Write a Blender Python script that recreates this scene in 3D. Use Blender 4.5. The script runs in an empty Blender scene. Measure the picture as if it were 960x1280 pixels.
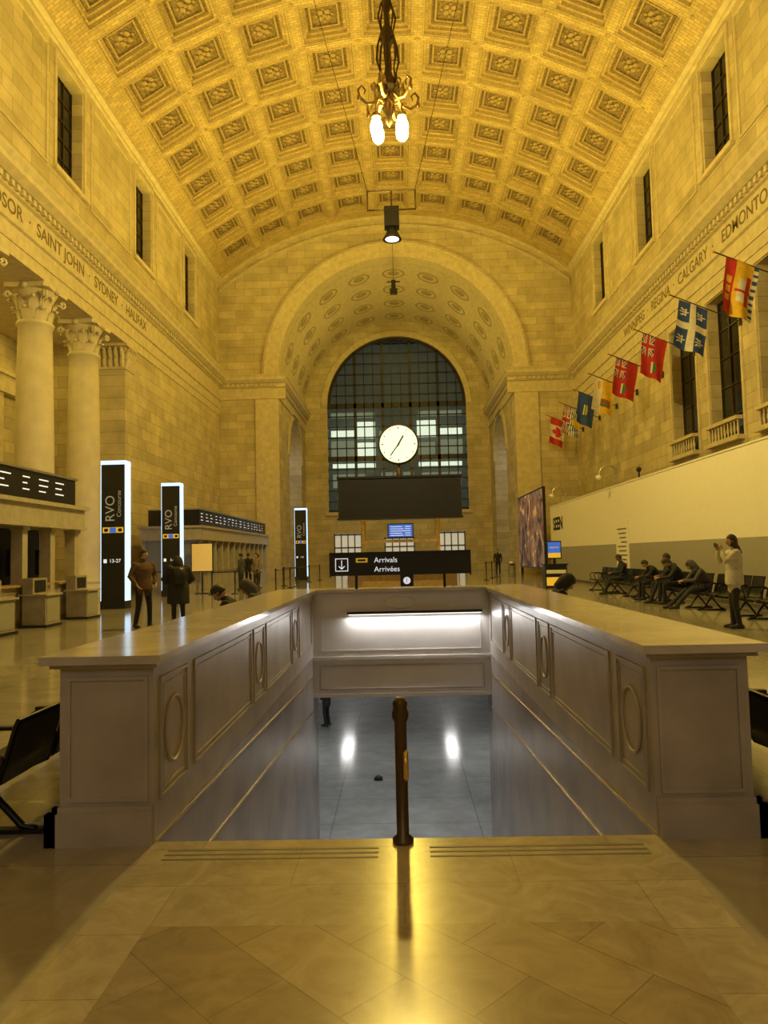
import bpy, bmesh, math, random
from mathutils import Vector, Matrix
random.seed(4)
D=bpy.data; SC=bpy.context.scene; COL=SC.collection
pi=math.pi
# ------------------------------------------------------------------ materials
def nodes(name):
    m=D.materials.new(name); m.use_nodes=True
    nt=m.node_tree; b=nt.nodes['Principled BSDF']
    return m,nt,b
def c4(c): return (c[0],c[1],c[2],1)
def M(name,col,rough=.5,metal=0,emit=None,es=0,ns=6,na=.12,bump=0):
    m,nt,b=nodes(name); N=nt.nodes; L=nt.links
    b.inputs['Roughness'].default_value=rough; b.inputs['Metallic'].default_value=metal
    g=N.new('ShaderNodeNewGeometry'); n=N.new('ShaderNodeTexNoise'); n.inputs['Scale'].default_value=ns; n.inputs['Detail'].default_value=3
    L.new(g.outputs['Position'],n.inputs['Vector'])
    r=N.new('ShaderNodeValToRGB'); e=r.color_ramp.elements
    e[0].position=.3; e[1].position=.7
    e[0].color=c4([x*(1-na) for x in col]); e[1].color=c4([min(1,x*(1+na)) for x in col])
    L.new(n.outputs['Fac'],r.inputs['Fac']); L.new(r.outputs['Color'],b.inputs['Base Color'])
    if emit: b.inputs['Emission Color'].default_value=c4(emit); b.inputs['Emission Strength'].default_value=es
    if bump:
        bp=N.new('ShaderNodeBump'); bp.inputs['Strength'].default_value=bump; bp.inputs['Distance'].default_value=.03
        L.new(n.outputs['Fac'],bp.inputs['Height']); L.new(bp.outputs['Normal'],b.inputs['Normal'])
    return m
def BR(name,ax,col,bw=1.5,rh=.7,mort=.012,rough=.7,var=.1,mcol=None,rot=0,off=.5,ns=.8,bump=.4,veins=0,mk=.55):
    m,nt,b=nodes(name); N=nt.nodes; L=nt.links
    b.inputs['Roughness'].default_value=rough
    g=N.new('ShaderNodeNewGeometry'); s=N.new('ShaderNodeSeparateXYZ'); c=N.new('ShaderNodeCombineXYZ')
    L.new(g.outputs['Position'],s.inputs[0]); L.new(s.outputs[ax[0]],c.inputs['X']); L.new(s.outputs[ax[1]],c.inputs['Y'])
    mp=N.new('ShaderNodeMapping'); mp.inputs['Rotation'].default_value=(0,0,rot); L.new(c.outputs[0],mp.inputs['Vector'])
    t=N.new('ShaderNodeTexBrick'); L.new(mp.outputs[0],t.inputs['Vector'])
    t.offset=off
    t.inputs['Scale'].default_value=1; t.inputs['Brick Width'].default_value=bw; t.inputs['Row Height'].default_value=rh
    t.inputs['Mortar Size'].default_value=mort; t.inputs['Mortar Smooth'].default_value=.2
    t.inputs['Color1'].default_value=c4([x*(1-var) for x in col]); t.inputs['Color2'].default_value=c4([min(1,x*(1+var)) for x in col])
    t.inputs['Mortar'].default_value=c4(mcol or [x*mk for x in col])
    n=N.new('ShaderNodeTexNoise'); n.inputs['Scale'].default_value=ns; n.inputs['Detail'].default_value=8; n.inputs['Roughness'].default_value=.65
    if veins: n.inputs['Distortion'].default_value=veins
    L.new(g.outputs['Position'],n.inputs['Vector'])
    r=N.new('ShaderNodeValToRGB'); e=r.color_ramp.elements; e[0].position=.3; e[1].position=.72
    e[0].color=(.72,.70,.66,1); e[1].color=(1.1,1.1,1.1,1)
    L.new(n.outputs['Fac'],r.inputs['Fac'])
    x=N.new('ShaderNodeMixRGB'); x.blend_type='MULTIPLY'; x.inputs['Fac'].default_value=1
    L.new(t.outputs['Color'],x.inputs['Color1']); L.new(r.outputs['Color'],x.inputs['Color2']); L.new(x.outputs[0],b.inputs['Base Color'])
    if bump:
        bp=N.new('ShaderNodeBump'); bp.inputs['Strength'].default_value=bump; bp.inputs['Distance'].default_value=.02; bp.invert=True
        L.new(t.outputs['Fac'],bp.inputs['Height']); L.new(bp.outputs['Normal'],b.inputs['Normal'])
    return m
ST=(.62,.54,.36)
m_wy=BR('limestone_yz',('Y','Z'),ST,1.3,.55,.012,.7,.13)
m_wx=BR('limestone_xz',('X','Z'),ST,1.3,.55,.012,.7,.13)
m_st=M('limestone_plain',(.62,.54,.37),.7,ns=3,na=.12,bump=.1)
m_stc=M('limestone_column',(.66,.59,.44),.6,ns=2,na=.08)
m_let=M('carved_letter',(.20,.15,.07),.8)
m_rib=BR('vault_tile',('X','Y'),(.60,.47,.23),.32,.16,.012,.55,.16,bump=.3)
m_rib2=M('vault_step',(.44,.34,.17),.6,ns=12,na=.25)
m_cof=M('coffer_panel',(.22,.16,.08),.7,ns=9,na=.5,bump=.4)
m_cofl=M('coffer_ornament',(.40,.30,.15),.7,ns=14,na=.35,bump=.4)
m_med=M('medallion_tile',(.36,.30,.19),.7,ns=9,na=.15)
m_fl=BR('floor_marble_slabs',('X','Y'),(.36,.34,.31),1.2,1.2,.006,.11,.1,off=0,ns=1.6,veins=1.2,bump=.03,mk=.7)
m_fd=BR('floor_marble_diagonal',('X','Y'),(.34,.29,.22),.62,.31,.003,.2,.13,rot=pi/4,ns=3.4,veins=2.2,bump=.02,mk=.66)
m_fb=BR('floor_marble_border',('X','Y'),(.42,.38,.31),1.05,.42,.003,.2,.07,ns=3.6,veins=2.2,bump=.02,mk=.7)
m_fs=BR('floor_marble_side',('X','Y'),(.30,.30,.29),1.1,.55,.004,.2,.1,ns=2.2,veins=1.2,bump=.03)
m_fl2=BR('lower_floor_terrazzo',('X','Y'),(.32,.33,.33),1.5,1.5,.01,.13,.06,off=0,ns=1.5,bump=.03)
m_mar=M('parapet_marble',(.37,.34,.32),.35,ns=2.2,na=.2)
m_mar2=M('parapet_marble_light',(.48,.45,.41),.14,ns=2.6,na=.18)
m_mars=M('stair_side_marble',(.30,.265,.255),.22,ns=1.6,na=.2)
m_marw=M('stair_end_marble',(.54,.52,.50),.4,ns=2,na=.08)
m_dark=M('groove_dark',(.10,.09,.08),.6)
m_brass=M('brass',(.66,.47,.16),.3,.9,na=.2)
m_obr=M('aged_bronze',(.10,.07,.035),.4,.8,na=.2)
m_blk=M('black_metal',(.018,.018,.02),.35,.3)
m_blkm=M('black_matte',(.012,.012,.013),.6)
m_glass=M('dark_glass',(.02,.022,.025),.12,na=.2)
m_wh=M('hoarding_white',(.80,.78,.74),.6,na=.02)
m_gr=M('hoarding_grey',(.32,.31,.29),.6,na=.03)
m_red=M('flag_red',(.50,.03,.03),.8); m_flw=M('flag_white',(.70,.68,.63),.8); m_flb=M('flag_blue',(.03,.07,.30),.8)
m_fly=M('flag_gold',(.70,.45,.04),.8); m_flg=M('flag_green',(.04,.2,.06),.8)
def EM(n,c,s): return M(n,c,.5,emit=c,es=s,na=.02)
e_bulb=EM('lamp_globe_glow',(1,.80,.38),22)
e_clock=EM('clock_face_glow',(.76,1,.82),.78)
e_pyl=EM('pylon_light',(.42,.66,1),1.5)
e_white=EM('white_glow',(1,.97,.9),2.0)
e_blue=EM('screen_blue',(.03,.12,.6),.8)
e_txt=EM('screen_text',(.75,.82,.9),.7)
e_yel=EM('sign_yellow',(.9,.58,.06),.35)
e_win=EM('far_window_glow',(.86,.92,.78),1.2)
e_win2=EM('far_window_glow_soft',(.42,.46,.34),.42)
e_wind=EM('far_window_dim',(.16,.17,.14),.2)
e_door=EM('door_glass_glow',(.70,.70,.58),.42)
m_wood=M('counter_wood',(.36,.25,.12),.5,ns=10,na=.2)
m_ctr=M('counter_stone',(.42,.38,.31),.4,ns=5)
m_kio=M('kiosk_panel',(.32,.29,.25),.5)
m_seat=M('seat_mesh_black',(.015,.015,.017),.4,.4)
m_sil=M('steel',(.5,.5,.5),.35,.9)
# ------------------------------------------------------------------ mesh builder
class MB:
    def __init__(s): s.v=[]; s.f=[]; s.m=[]; s.s=[]
    def add(s,vs,fs,m=0,sm=False):
        o=len(s.v); s.v+= [tuple(v) for v in vs]
        for f in fs: s.f.append([i+o for i in f]); s.m.append(m); s.s.append(sm)
    def box(s,x0,x1,y0,y1,z0,z1,m=0,T=None):
        vs=[Vector((x,y,z)) for x in(x0,x1) for y in(y0,y1) for z in(z0,z1)]
        if T is not None: vs=[T@v for v in vs]
        s.add(vs,[(0,1,3,2),(4,6,7,5),(0,4,5,1),(2,3,7,6),(0,2,6,4),(1,5,7,3)],m)
    def lathe(s,prof,c=(0,0,0),seg=24,m=0,sm=True,T=None,cap=True):
        vs=[];fs=[]; n=len(prof); c=Vector(c)
        for r,z in prof:
            for k in range(seg):
                a=2*pi*k/seg; p=Vector((r*math.cos(a),r*math.sin(a),z))
                if T is not None: p=T@p
                vs.append(c+p)
        for i in range(n-1):
            for k in range(seg):
                k2=(k+1)%seg; fs.append((i*seg+k,i*seg+k2,(i+1)*seg+k2,(i+1)*seg+k))
        s.add(vs,fs,m,sm)
        if cap:
            s.add(vs[:seg],[tuple(range(seg))],m); s.add(vs[-seg:],[tuple(range(seg))],m)
    def ell(s,c,r,m=0,T=None,seg=16,rg=10):
        c=Vector(c); vs=[];fs=[]
        for i in range(rg+1):
            t=pi*i/rg
            for k in range(seg):
                a=2*pi*k/seg; p=Vector((r[0]*math.sin(t)*math.cos(a),r[1]*math.sin(t)*math.sin(a),r[2]*math.cos(t)))
                if T is not None: p=T@p
                vs.append(c+p)
        for i in range(rg):
            for k in range(seg):
                k2=(k+1)%seg; fs.append((i*seg+k,i*seg+k2,(i+1)*seg+k2,(i+1)*seg+k))
        s.add(vs,fs,m,True)
    def tube(s,pts,rad,seg=8,m=0,closed=False,round_=False):
        pts=[Vector(p) for p in pts]
        if not hasattr(rad,'__len__'): rad=[rad]*len(pts)
        rad=list(rad)
        if round_:
            d0=(pts[0]-pts[1]).normalized(); d1=(pts[-1]-pts[-2]).normalized()
            pts=[pts[0]+d0*rad[0]*.85,pts[0]+d0*rad[0]*.5]+pts+[pts[-1]+d1*rad[-1]*.5,pts[-1]+d1*rad[-1]*.85]
            rad=[rad[0]*.35,rad[0]*.82]+rad+[rad[-1]*.82,rad[-1]*.35]
        n=len(pts); vs=[];fs=[]; u=None
        for i,p in enumerate(pts):
            if closed: t=(pts[(i+1)%n]-pts[i-1])
            else: t=(pts[min(i+1,n-1)]-pts[max(i-1,0)])
            t=t.normalized() if t.length>1e-9 else Vector((0,0,1))
            if u is None:
                u=t.cross(Vector((0,0,1)));
                if u.length<.1: u=t.cross(Vector((0,1,0)))
            else:
                u=u-t*u.dot(t)
                if u.length<1e-4: u=t.orthogonal()
            u=u.normalized(); w=t.cross(u)
            for k in range(seg):
                a=2*pi*k/seg; vs.append(p+(u*math.cos(a)+w*math.sin(a))*rad[i])
        R=n if closed else n-1
        for i in range(R):
            j=(i+1)%n
            for k in range(seg):
                k2=(k+1)%seg; fs.append((i*seg+k,i*seg+k2,j*seg+k2,j*seg+k))
        s.add(vs,fs,m,True)
        if not closed:
            s.add(vs[:seg],[tuple(range(seg))],m); s.add(vs[-seg:],[tuple(range(seg))],m)
    def loft(s,rings,m=0,seg=20,X=Vector((1,0,0))):
        vs=[];fs=[]; n=len(rings)
        C=[Vector(r[0]) for r in rings]
        for i,(c,a,b) in enumerate(rings):
            t=(C[min(i+1,n-1)]-C[max(i-1,0)]).normalized(); Y=t.cross(X).normalized(); XX=Y.cross(t)
            for k in range(seg):
                an=2*pi*k/seg; ca,sa=math.cos(an),math.sin(an)
                vs.append(C[i]+XX*a*ca+Y*b*sa)
        for i in range(n-1):
            for k in range(seg):
                k2=(k+1)%seg; fs.append((i*seg+k,i*seg+k2,(i+1)*seg+k2,(i+1)*seg+k))
        s.add(vs,fs,m,True); s.add(vs[:seg],[tuple(range(seg))],m); s.add(vs[-seg:],[tuple(range(seg))],m)
    def prism(s,poly,f,u0,u1,m=0):
        n=len(poly); vs=[f(p,u0) for p in poly]+[f(p,u1) for p in poly]
        fs=[(i,(i+1)%n,n+(i+1)%n,n+i) for i in range(n)]+[tuple(range(n)),tuple(range(n,2*n))]
        s.add(vs,fs,m)
    def mesh(s,name,mats,recalc=True):
        me=D.meshes.new(name); me.from_pydata(s.v,[],s.f)
        for x in mats: me.materials.append(x)
        me.polygons.foreach_set('material_index',s.m); me.polygons.foreach_set('use_smooth',s.s)
        if recalc:
            b=bmesh.new(); b.from_mesh(me); bmesh.ops.recalc_face_normals(b,faces=b.faces); b.to_mesh(me); b.free()
        me.update(); return me
    def obj(s,name,mats,parent=None,loc=(0,0,0),rz=0,recalc=True):
        return place(s.mesh(name,mats,recalc),name,parent,loc,rz)
def place(me,name,parent=None,loc=(0,0,0),rz=0,sc=1):
    o=D.objects.new(name,me); COL.objects.link(o); o.location=loc; o.rotation_euler=(0,0,rz); o.scale=(sc,sc,sc)
    if parent: o.parent=parent
    return o
def empty(name,loc=(0,0,0),rz=0):
    o=D.objects.new(name,None); COL.objects.link(o); o.location=loc; o.rotation_euler=(0,0,rz); o.empty_display_size=.2; return o
def text(s,size,loc,rot,mat,parent,name,align='CENTER',ext=.004,sx=1,bold=0):
    c=D.curves.new(name,'FONT'); c.body=s; c.size=size; c.align_x=align; c.align_y='CENTER'; c.extrude=ext; c.offset=bold
    c.materials.append(mat); o=D.objects.new(name,c); COL.objects.link(o); o.location=loc; o.rotation_euler=rot; o.scale=(sx,1,1); o.parent=parent; return o
RF=(pi/2,0,0)
RL=(pi/2,0,pi/2)
RR=(pi/2,0,-pi/2)
def wall(mb,axis,c0,c1,u0,u1,z0,z1,holes,m=0):
    us=sorted(set([u0,u1]+[h for H in holes for h in H[:2] if u0<h<u1]))
    for a,b in zip(us,us[1:]):
        mid=(a+b)/2; hs=sorted([(H[2],H[3]) for H in holes if H[0]<mid<H[1]]); z=z0
        for h in hs+[(z1,z1)]:
            if h[0]>z+1e-4:
                if axis=='y': mb.box(c0,c1,a,b,z,h[0],m)
                else: mb.box(a,b,c0,c1,z,h[0],m)
            z=max(z,h[1])
def arch(mb,axis,us,zb,zt,c0,c1,m=0,ms=None):
    P=(lambda c,u,z:(u,c,z)) if axis=='x' else (lambda c,u,z:(c,u,z))
    for a,b in zip(us,us[1:]):
        for c in(c0,c1): mb.add([P(c,a,zb(a)),P(c,b,zb(b)),P(c,b,zt(b)),P(c,a,zt(a))],[(0,1,2,3)],m)
        mb.add([P(c0,a,zb(a)),P(c0,b,zb(b)),P(c1,b,zb(b)),P(c1,a,zb(a))],[(0,1,2,3)],m if ms is None else ms)
def circ(r,c,n=32): return [c-r*math.cos(pi*i/n) for i in range(n+1)]
def amould(mb,axis,cu,c,zc,prof,m=0,seg=48,a0=0,a1=pi,sg=-1):
    vs=[];n=len(prof);fs=[]
    for i in range(seg+1):
        a=a0+(a1-a0)*i/seg
        for r,o in prof:
            u=cu+r*math.cos(a); z=zc+r*math.sin(a)
            vs.append((u,c+sg*o,z) if axis=='x' else (c+sg*o,u,z))
    for i in range(seg):
        for k in range(n-1): fs.append((i*n+k,i*n+k+1,(i+1)*n+k+1,(i+1)*n+k))
    mb.add(vs,fs,m,False)
def frame(mb,axis,c,sg,u0,u1,z0,z1,w=.1,d=.06,m=0):
    for a,b,e,f in((u0,u1,z0,z0+w),(u0,u1,z1-w,z1),(u0,u0+w,z0+w,z1-w),(u1-w,u1,z0+w,z1-w)):
        if axis=='y': mb.box(min(c,c+sg*d),max(c,c+sg*d),a,b,e,f,m)
        else: mb.box(a,b,min(c,c+sg*d),max(c,c+sg*d),e,f,m)
# ------------------------------------------------------------------ dimensions
HW=13.0; Y0=-20.0; YE=51.4; YB=66.0; ZS=22.0; RISE=4.6; TH=1.4
R=(HW*HW+RISE*RISE)/(2*RISE); ZC=ZS+RISE-R
SX=1.33; SY0=3.88; SY1=10.8; AR=8.6; AS=14.9
# ------------------------------------------------------------------ floor
mb=MB()
for s in(-1,1):
    a,b=sorted((s*SX,s*18.4)); mb.box(a,b,Y0,SY0-.02,-.57,0,0)
    a,b=sorted((s*1.6,s*18.4)); mb.box(a,b,SY0-.02,SY1+.5,-.57,0,0)
mb.box(-18.4,18.4,SY1+.5,YB,-.57,0,0)
mb.box(-SX,SX,Y0,3.0,-.57,-.01,4)
mb.box(-1.06,1.06,Y0,3.0,-.01,.0,1); mb.box(-SX,-1.06,Y0,3.0,-.01,.0,2); mb.box(1.06,SX,Y0,3.0,-.01,.0,2)
mb.box(-SX,SX,3.0,SY0,-.57,0,2)
for sx in(-1,1):
    for k in range(3):
        a,b=sorted((sx*.13,sx*1.22)); mb.box(a,b,3.64+k*.055,3.655+k*.055,0,.0015,3)
mb.obj('floor',[m_fl,m_fd,m_fb,m_dark,m_fs])
# ------------------------------------------------------------------ stairwell parapet
def panel(mb,sg,y0,y1,z0,z1,rd=False,m=0):
    x=sg*SX; s=-sg
    frame(mb,'y',x,s,y0,y1,z0,z1,.02,.012,m)
    frame(mb,'y',x,s,y0+.045,y1-.045,z0+.045,z1-.045,.01,.007,m)
    if rd:
        cy=(y0+y1)/2; cz=(z0+z1)/2; a=(y1-y0)/2-.09; b=min((z1-z0)/2-.09,a*1.15)
        pts=[(x+s*.006,cy+a*math.cos(t*2*pi/32),cz+b*math.sin(t*2*pi/32)) for t in range(32)]
        mb.tube(pts,.011,6,m,closed=True)
mb=MB()
for sg in(-1,1):
    a,b=sorted((sg*SX,sg*1.84))
    mb.box(a,b,SY0-.02,SY1+.5,0.001,.93,0)
    # base mouldings on the outer faces only
    o=sorted((sg*(SX+.004),sg*1.90)); mb.box(o[0],o[1],SY0-.07,SY0-.02,0,.17,0)
    o=sorted((sg*1.84,sg*1.90)); mb.box(o[0],o[1],SY0-.07,SY1+.56,0,.17,0)
    o=sorted((sg*(SX+.004),sg*1.87)); mb.box(o[0],o[1],SY0-.045,SY0-.02,.17,.2,0)
    o=sorted((sg*1.84,sg*1.87)); mb.box(o[0],o[1],SY0-.045,SY1+.53,.17,.2,0)
    o=sorted((sg*(SX+.03),sg*1.8)); frame(mb,'x',SY0-.02,-1,o[0],o[1],.22,.88,.02,.01,0)
    o=sorted((sg*(SX-.03),sg*1.88)); mb.box(o[0],o[1],SY0-.06,SY1+.54,.93,.955,0)
    o=sorted((sg*(SX-.06),sg*1.92)); mb.box(o[0],o[1],SY0-.1,SY1+.58,.955,1.0,1)
    a,b=sorted((sg*(SX+.002),sg*1.6)); mb.box(a,b,SY0-.02,11.3,-4.0,-.0,4)
    for y0,y1,r in((3.95,4.45,1),(4.6,6.35,0),(6.45,6.95,1),(7.05,8.65,0),(8.75,9.25,1),(9.35,10.6,0)):
        panel(mb,sg,y0,y1,.2,.86,r)
    o=sorted((sg*(SX-.006),sg*(SX+.004)))
    for (ya,za,yb_,zb_) in((SY0,.0,SY1,-.30),(SY0+.95,-.42,SY1,-.78)):
        w=.010; vs=[(x,y,z) for x in o for (y,z) in((ya,za-w),(ya,za+w),(yb_,zb_+w),(yb_,zb_-w))]
        mb.add(vs,[(0,1,2,3),(4,5,6,7),(0,1,5,4),(1,2,6,5),(2,3,7,6),(3,0,4,7)],2)
mb.box(-SX+.0,SX,SY1,SY1+.5,.0,.955,3); mb.box(-SX+.06,SX-.06,SY1-.04,SY1+.54,.955,1.0,1)
mb.box(-SX,SX,SY1,SY1+.49,-.57,0,3)
mb.box(-SX,SX,SY1-.03,SY1,-.05,.0,3); mb.box(-SX,SX,SY1-.03,SY1,-.6,-.55,3)
frame(mb,'x',SY1,-1,-1.24,1.24,-.5,-.12,.03,.02,0)
frame(mb,'x',SY1,-1,-1.2,1.2,.08,.6,.015,.01,3)
mb.tube([(.24*math.cos(t*2*pi/32),SY1-.004,.80+.09*math.sin(t*2*pi/32)) for t in range(32)],.008,6,3,closed=True)
mb.obj('stairwell_parapet',[m_mar,m_mar2,m_brass,m_marw,m_mars])
mb=MB(); mb.box(-.80,1.22,SY1-.1,SY1-.005,.63,.665,0); mb.box(-.78,1.2,SY1-.09,SY1-.02,.622,.63,1)
mb.obj('linear_light_fixture',[m_blk,e_white])
mb=MB()
n=24
for i in range(n):
    z=-(i+1)*4.0/n; y=SY0+i*.305
    mb.box(-SX+.005,SX-.005,y,y+.32,z-.4,z,0); mb.box(-SX+.01,SX-.01,y+.24,y+.3,z,z+.002,1)
mb.obj('staircase',[m_mar2,m_dark])
mb=MB()
mb.lathe([(.055,0),(.055,.02),(.032,.04),(.032,.62),(.043,.64),(.045,.67),(.036,.69),(.040,.72),(.026,.745),(.004,.75)],(-.005,SY0-.05,0),16,0)
mb.tube([(-.005,SY0-.05,.60),(0,SY0+.15,.60),(0,SY0+7.3,-3.3),(0,SY0+7.6,-3.3)],.027,10,1)
mb.tube([(-.005,SY0-.05,.36),(0,SY0+.1,.34),(0,SY0+7.3,-3.55)],.016,8,0)
for k in range(1,8):
    y=SY0+k*1.0; zt=.60-(k-.15)*.552; mb.tube([(0,y,zt),(0,y,zt-1.05)],.018,8,0)
pts=[(.018,SY0-.05+.045*math.cos(a)-.02,.40+.07*math.sin(a)) for a in [x*.5 for x in range(12)]]
mb.tube(pts,.014,6,1)
mb.obj('stair_handrail',[m_obr,m_brass])
# lower concourse
mb=MB()
mb.box(-9,9,11.3,36,-4.3,-4.0,0); mb.box(-SX,SX,9.5,11.3,-4.3,-4.0,0)
mb.obj('floor_lower_concourse',[m_fl2])
mb=MB(); mb.box(-9.3,-9,11.35,36,-4.3,-.57,0); mb.box(9,9.3,11.35,36,-4.3,-.57,0); mb.box(-9.3,9.3,36,36.3,-4.3,-.57,0); mb.box(-9.3,-1.62,11.32,11.5,-4.3,-.57,0); mb.box(1.62,9.3,11.32,11.5,-4.3,-.57,0)
mb.obj('wall_lower_concourse',[m_marw])
mb=MB(); mb.box(-.1,.1,0,.12,0,.07,0); mb.tube([(-.06,.06,.07),(-.03,.06,.11),(.03,.06,.11),(.06,.06,.07)],.008,6,0)
mb.obj('travel_bag',[m_blkm],loc=(-.65,17.8,-4.0))
# ------------------------------------------------------------------ side walls
awin=[(c-1.1,c+1.1,17.1,21.3) for c in(-13.3,-5.1,3.1,11.3,19.5,27.7,36,44.2)]
rwin=[(c-1.35,c+1.35,5.6,11.6) for c in(-9,-4.9,-.8,3.3,7.4,11.5,15.6,19.8,23.9,28,32)]
PROF=[(0,12),(.05,12),(.05,12.45),(.1,12.45),(.1,13.0),(.2,13.05),(.2,13.15),(.05,13.2),(.05,14.1),(.18,14.15),(.18,14.4),(.36,14.42),(.62,14.6),(.62,14.78),(.74,14.95),(.74,15.02),(0,15.05),(-TH,15.05),(-TH,12)]
for sg,nm in((-1,'wall_left'),(1,'wall_right')):
    mb=MB(); F=sg*HW; B=sg*(HW+TH)
    wall(mb,'y',min(F,B),max(F,B),Y0,YE+.5,15.05,ZS+1.2,awin,0)
    mb.prism(PROF,lambda p,u:(sg*(HW-p[0]),u,p[1]),Y0,YE,1)
    y=Y0
    while y<YE:
        a,b=sorted((sg*(HW-.18),sg*(HW-.33))); mb.box(a,b,y,y+.18,14.2,14.4,1); y+=.36
    mb.prism([(0,21.75),(.12,21.8),(.12,21.95),(.3,22.05),(.3,22.2),(0,22.25)],lambda p,u:(sg*(HW-p[0]),u,p[1]),Y0,YE,1)
    mb.prism([(0,15.05),(.12,15.05),(.12,15.7),(.04,15.8),(0,15.8)],lambda p,u:(sg*(HW-p[0]),u,p[1]),Y0,YE,1)
    for h in awin:
        frame(mb,'y',F,-sg,h[0]-.28,h[1]+.28,h[2]-.28,h[3]+.28,.16,.07,1)
        a,b=sorted((F-sg*.2,F+sg*.0)); mb.box(a,b,h[0]-.4,h[1]+.4,h[2]-.42,h[2]-.28,1)
    cs=[(h[0]+h[1])/2 for h in awin]
    for a,b in zip(cs,cs[1:]):
        frame(mb,'y',F,-sg,a+1.9,b-1.9,16.6,21.4,.1,.06,1)
    if sg<0:
        mb.box(B,F,33.5,YE+.5,0,12,0)
        for z0,z1,e in((0,.5,.12),(.5,.65,.07)): mb.box(B-.0,F+e,33.5-e,YE,z0,z1,1)
        mb.box(-18.4,-17.9,Y0,33.5,0,12,0); mb.box(-18.4,-TH-HW,33.5,34.0,0,12,2)
        mb.box(-18.4,-TH-HW,Y0,33.5,12,12.3,1)
        for c in [18.1+4.2*k for k in range(-8,4)]:
            mb.box(-17.9,-17.6,c-.5,c+.5,0,9.2,1)
        mb.box(-17.9,-17.5,Y0,33.5,9.2,10.0,1); mb.box(-17.9,-17.4,Y0,33.5,10.0,10.2,1)
        mb.box(B-.02,F+.05,33.43,34.6,10.75,10.85,1); mb.box(B-.1,F+.14,33.35,34.7,11.85,12.0,1)
        for lv,(z,hh,e) in enumerate(((10.85,.5,.1),(11.25,.55,.17))):
            for k in range(5):
                cx=B+.14+k*.28
                mb.tube([(cx,33.5,z),(cx,33.5-e*.6,z+hh*.6),(cx,33.5-e*1.3,z+hh*.9),(cx,33.5-e*1.5,z+hh*.75)],[.11,.12,.08,.03],6,1)
            for k in range(4):
                cy=33.62+k*.28
                mb.tube([(F,cy,z),(F+e*.6,cy,z+hh*.6),(F+e*1.3,cy,z+hh*.9),(F+e*1.5,cy,z+hh*.75)],[.11,.12,.08,.03],6,1)
    else:
        wall(mb,'y',F,B,Y0,YE+.5,0,12,rwin,0)
        for h in rwin:
            frame(mb,'y',F,-1,h[0]-.2,h[1]+.2,h[2]-.2,h[3]+.2,.16,.06,1)
            mb.box(F-.35,F+.1,h[0]-.1,h[1]+.1,h[2]-.05,h[2]+.12,1); mb.box(F-.32,F-.05,h[0],h[1],h[2]+.72,h[2]+.86,1)
            k=h[0]+.15
            while k<h[1]:
                mb.lathe([(.05,0),(.05,.05),(.03,.1),(.06,.25),(.03,.5),(.05,.55),(.05,.6)],(F-.18,k,h[2]+.12),8,1); k+=.27
    o=mb.obj(nm,[m_wy,m_st,m_wx])
    if sg<0:
        text('TORONTO  ·  LONDON  ·  WINDSOR  ·  SAINT JOHN  ·  SYDNEY  ·  HALIFAX',.70,(-HW+.056,24.2,13.65),RL,m_let,o,'frieze_lettering',ext=.003,bold=.008)
    else:
        text('EDMONTON  ·  VANCOUVER',.70,(HW-.056,27.6,13.65),RR,m_let,o,'frieze_lettering','LEFT',ext=.003,bold=.008)
        text('WINNIPEG  ·  REGINA  ·  CALGARY  ·',.70,(HW-.056,28.3,13.65),RR,m_let,o,'frieze_lettering_far','RIGHT',ext=.003,bold=.008)
k=0
for sg,wins in((-1,awin),(1,awin),(1,rwin)):
    for h in wins:
        if h[1]<9: continue
        k+=1; mb=MB(); X=sg*(HW+.5)
        mb.box(min(X,X+sg*.05),max(X,X+sg*.05),h[0],h[1],h[2],h[3],0)
        n=3
        for i in range(n+1):
            u=h[0]+(h[1]-h[0])*i/n; mb.box(X-.06,X+.06,u-.035,u+.035,h[2],h[3],1)
        nz=5
        for i in range(nz+1):
            z=h[2]+(h[3]-h[2])*i/nz; mb.box(X-.05,X+.05,h[0],h[1],z-.025,z+.025,1)
        mb.obj('window_%d'%k,[m_glass,m_obr])
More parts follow.
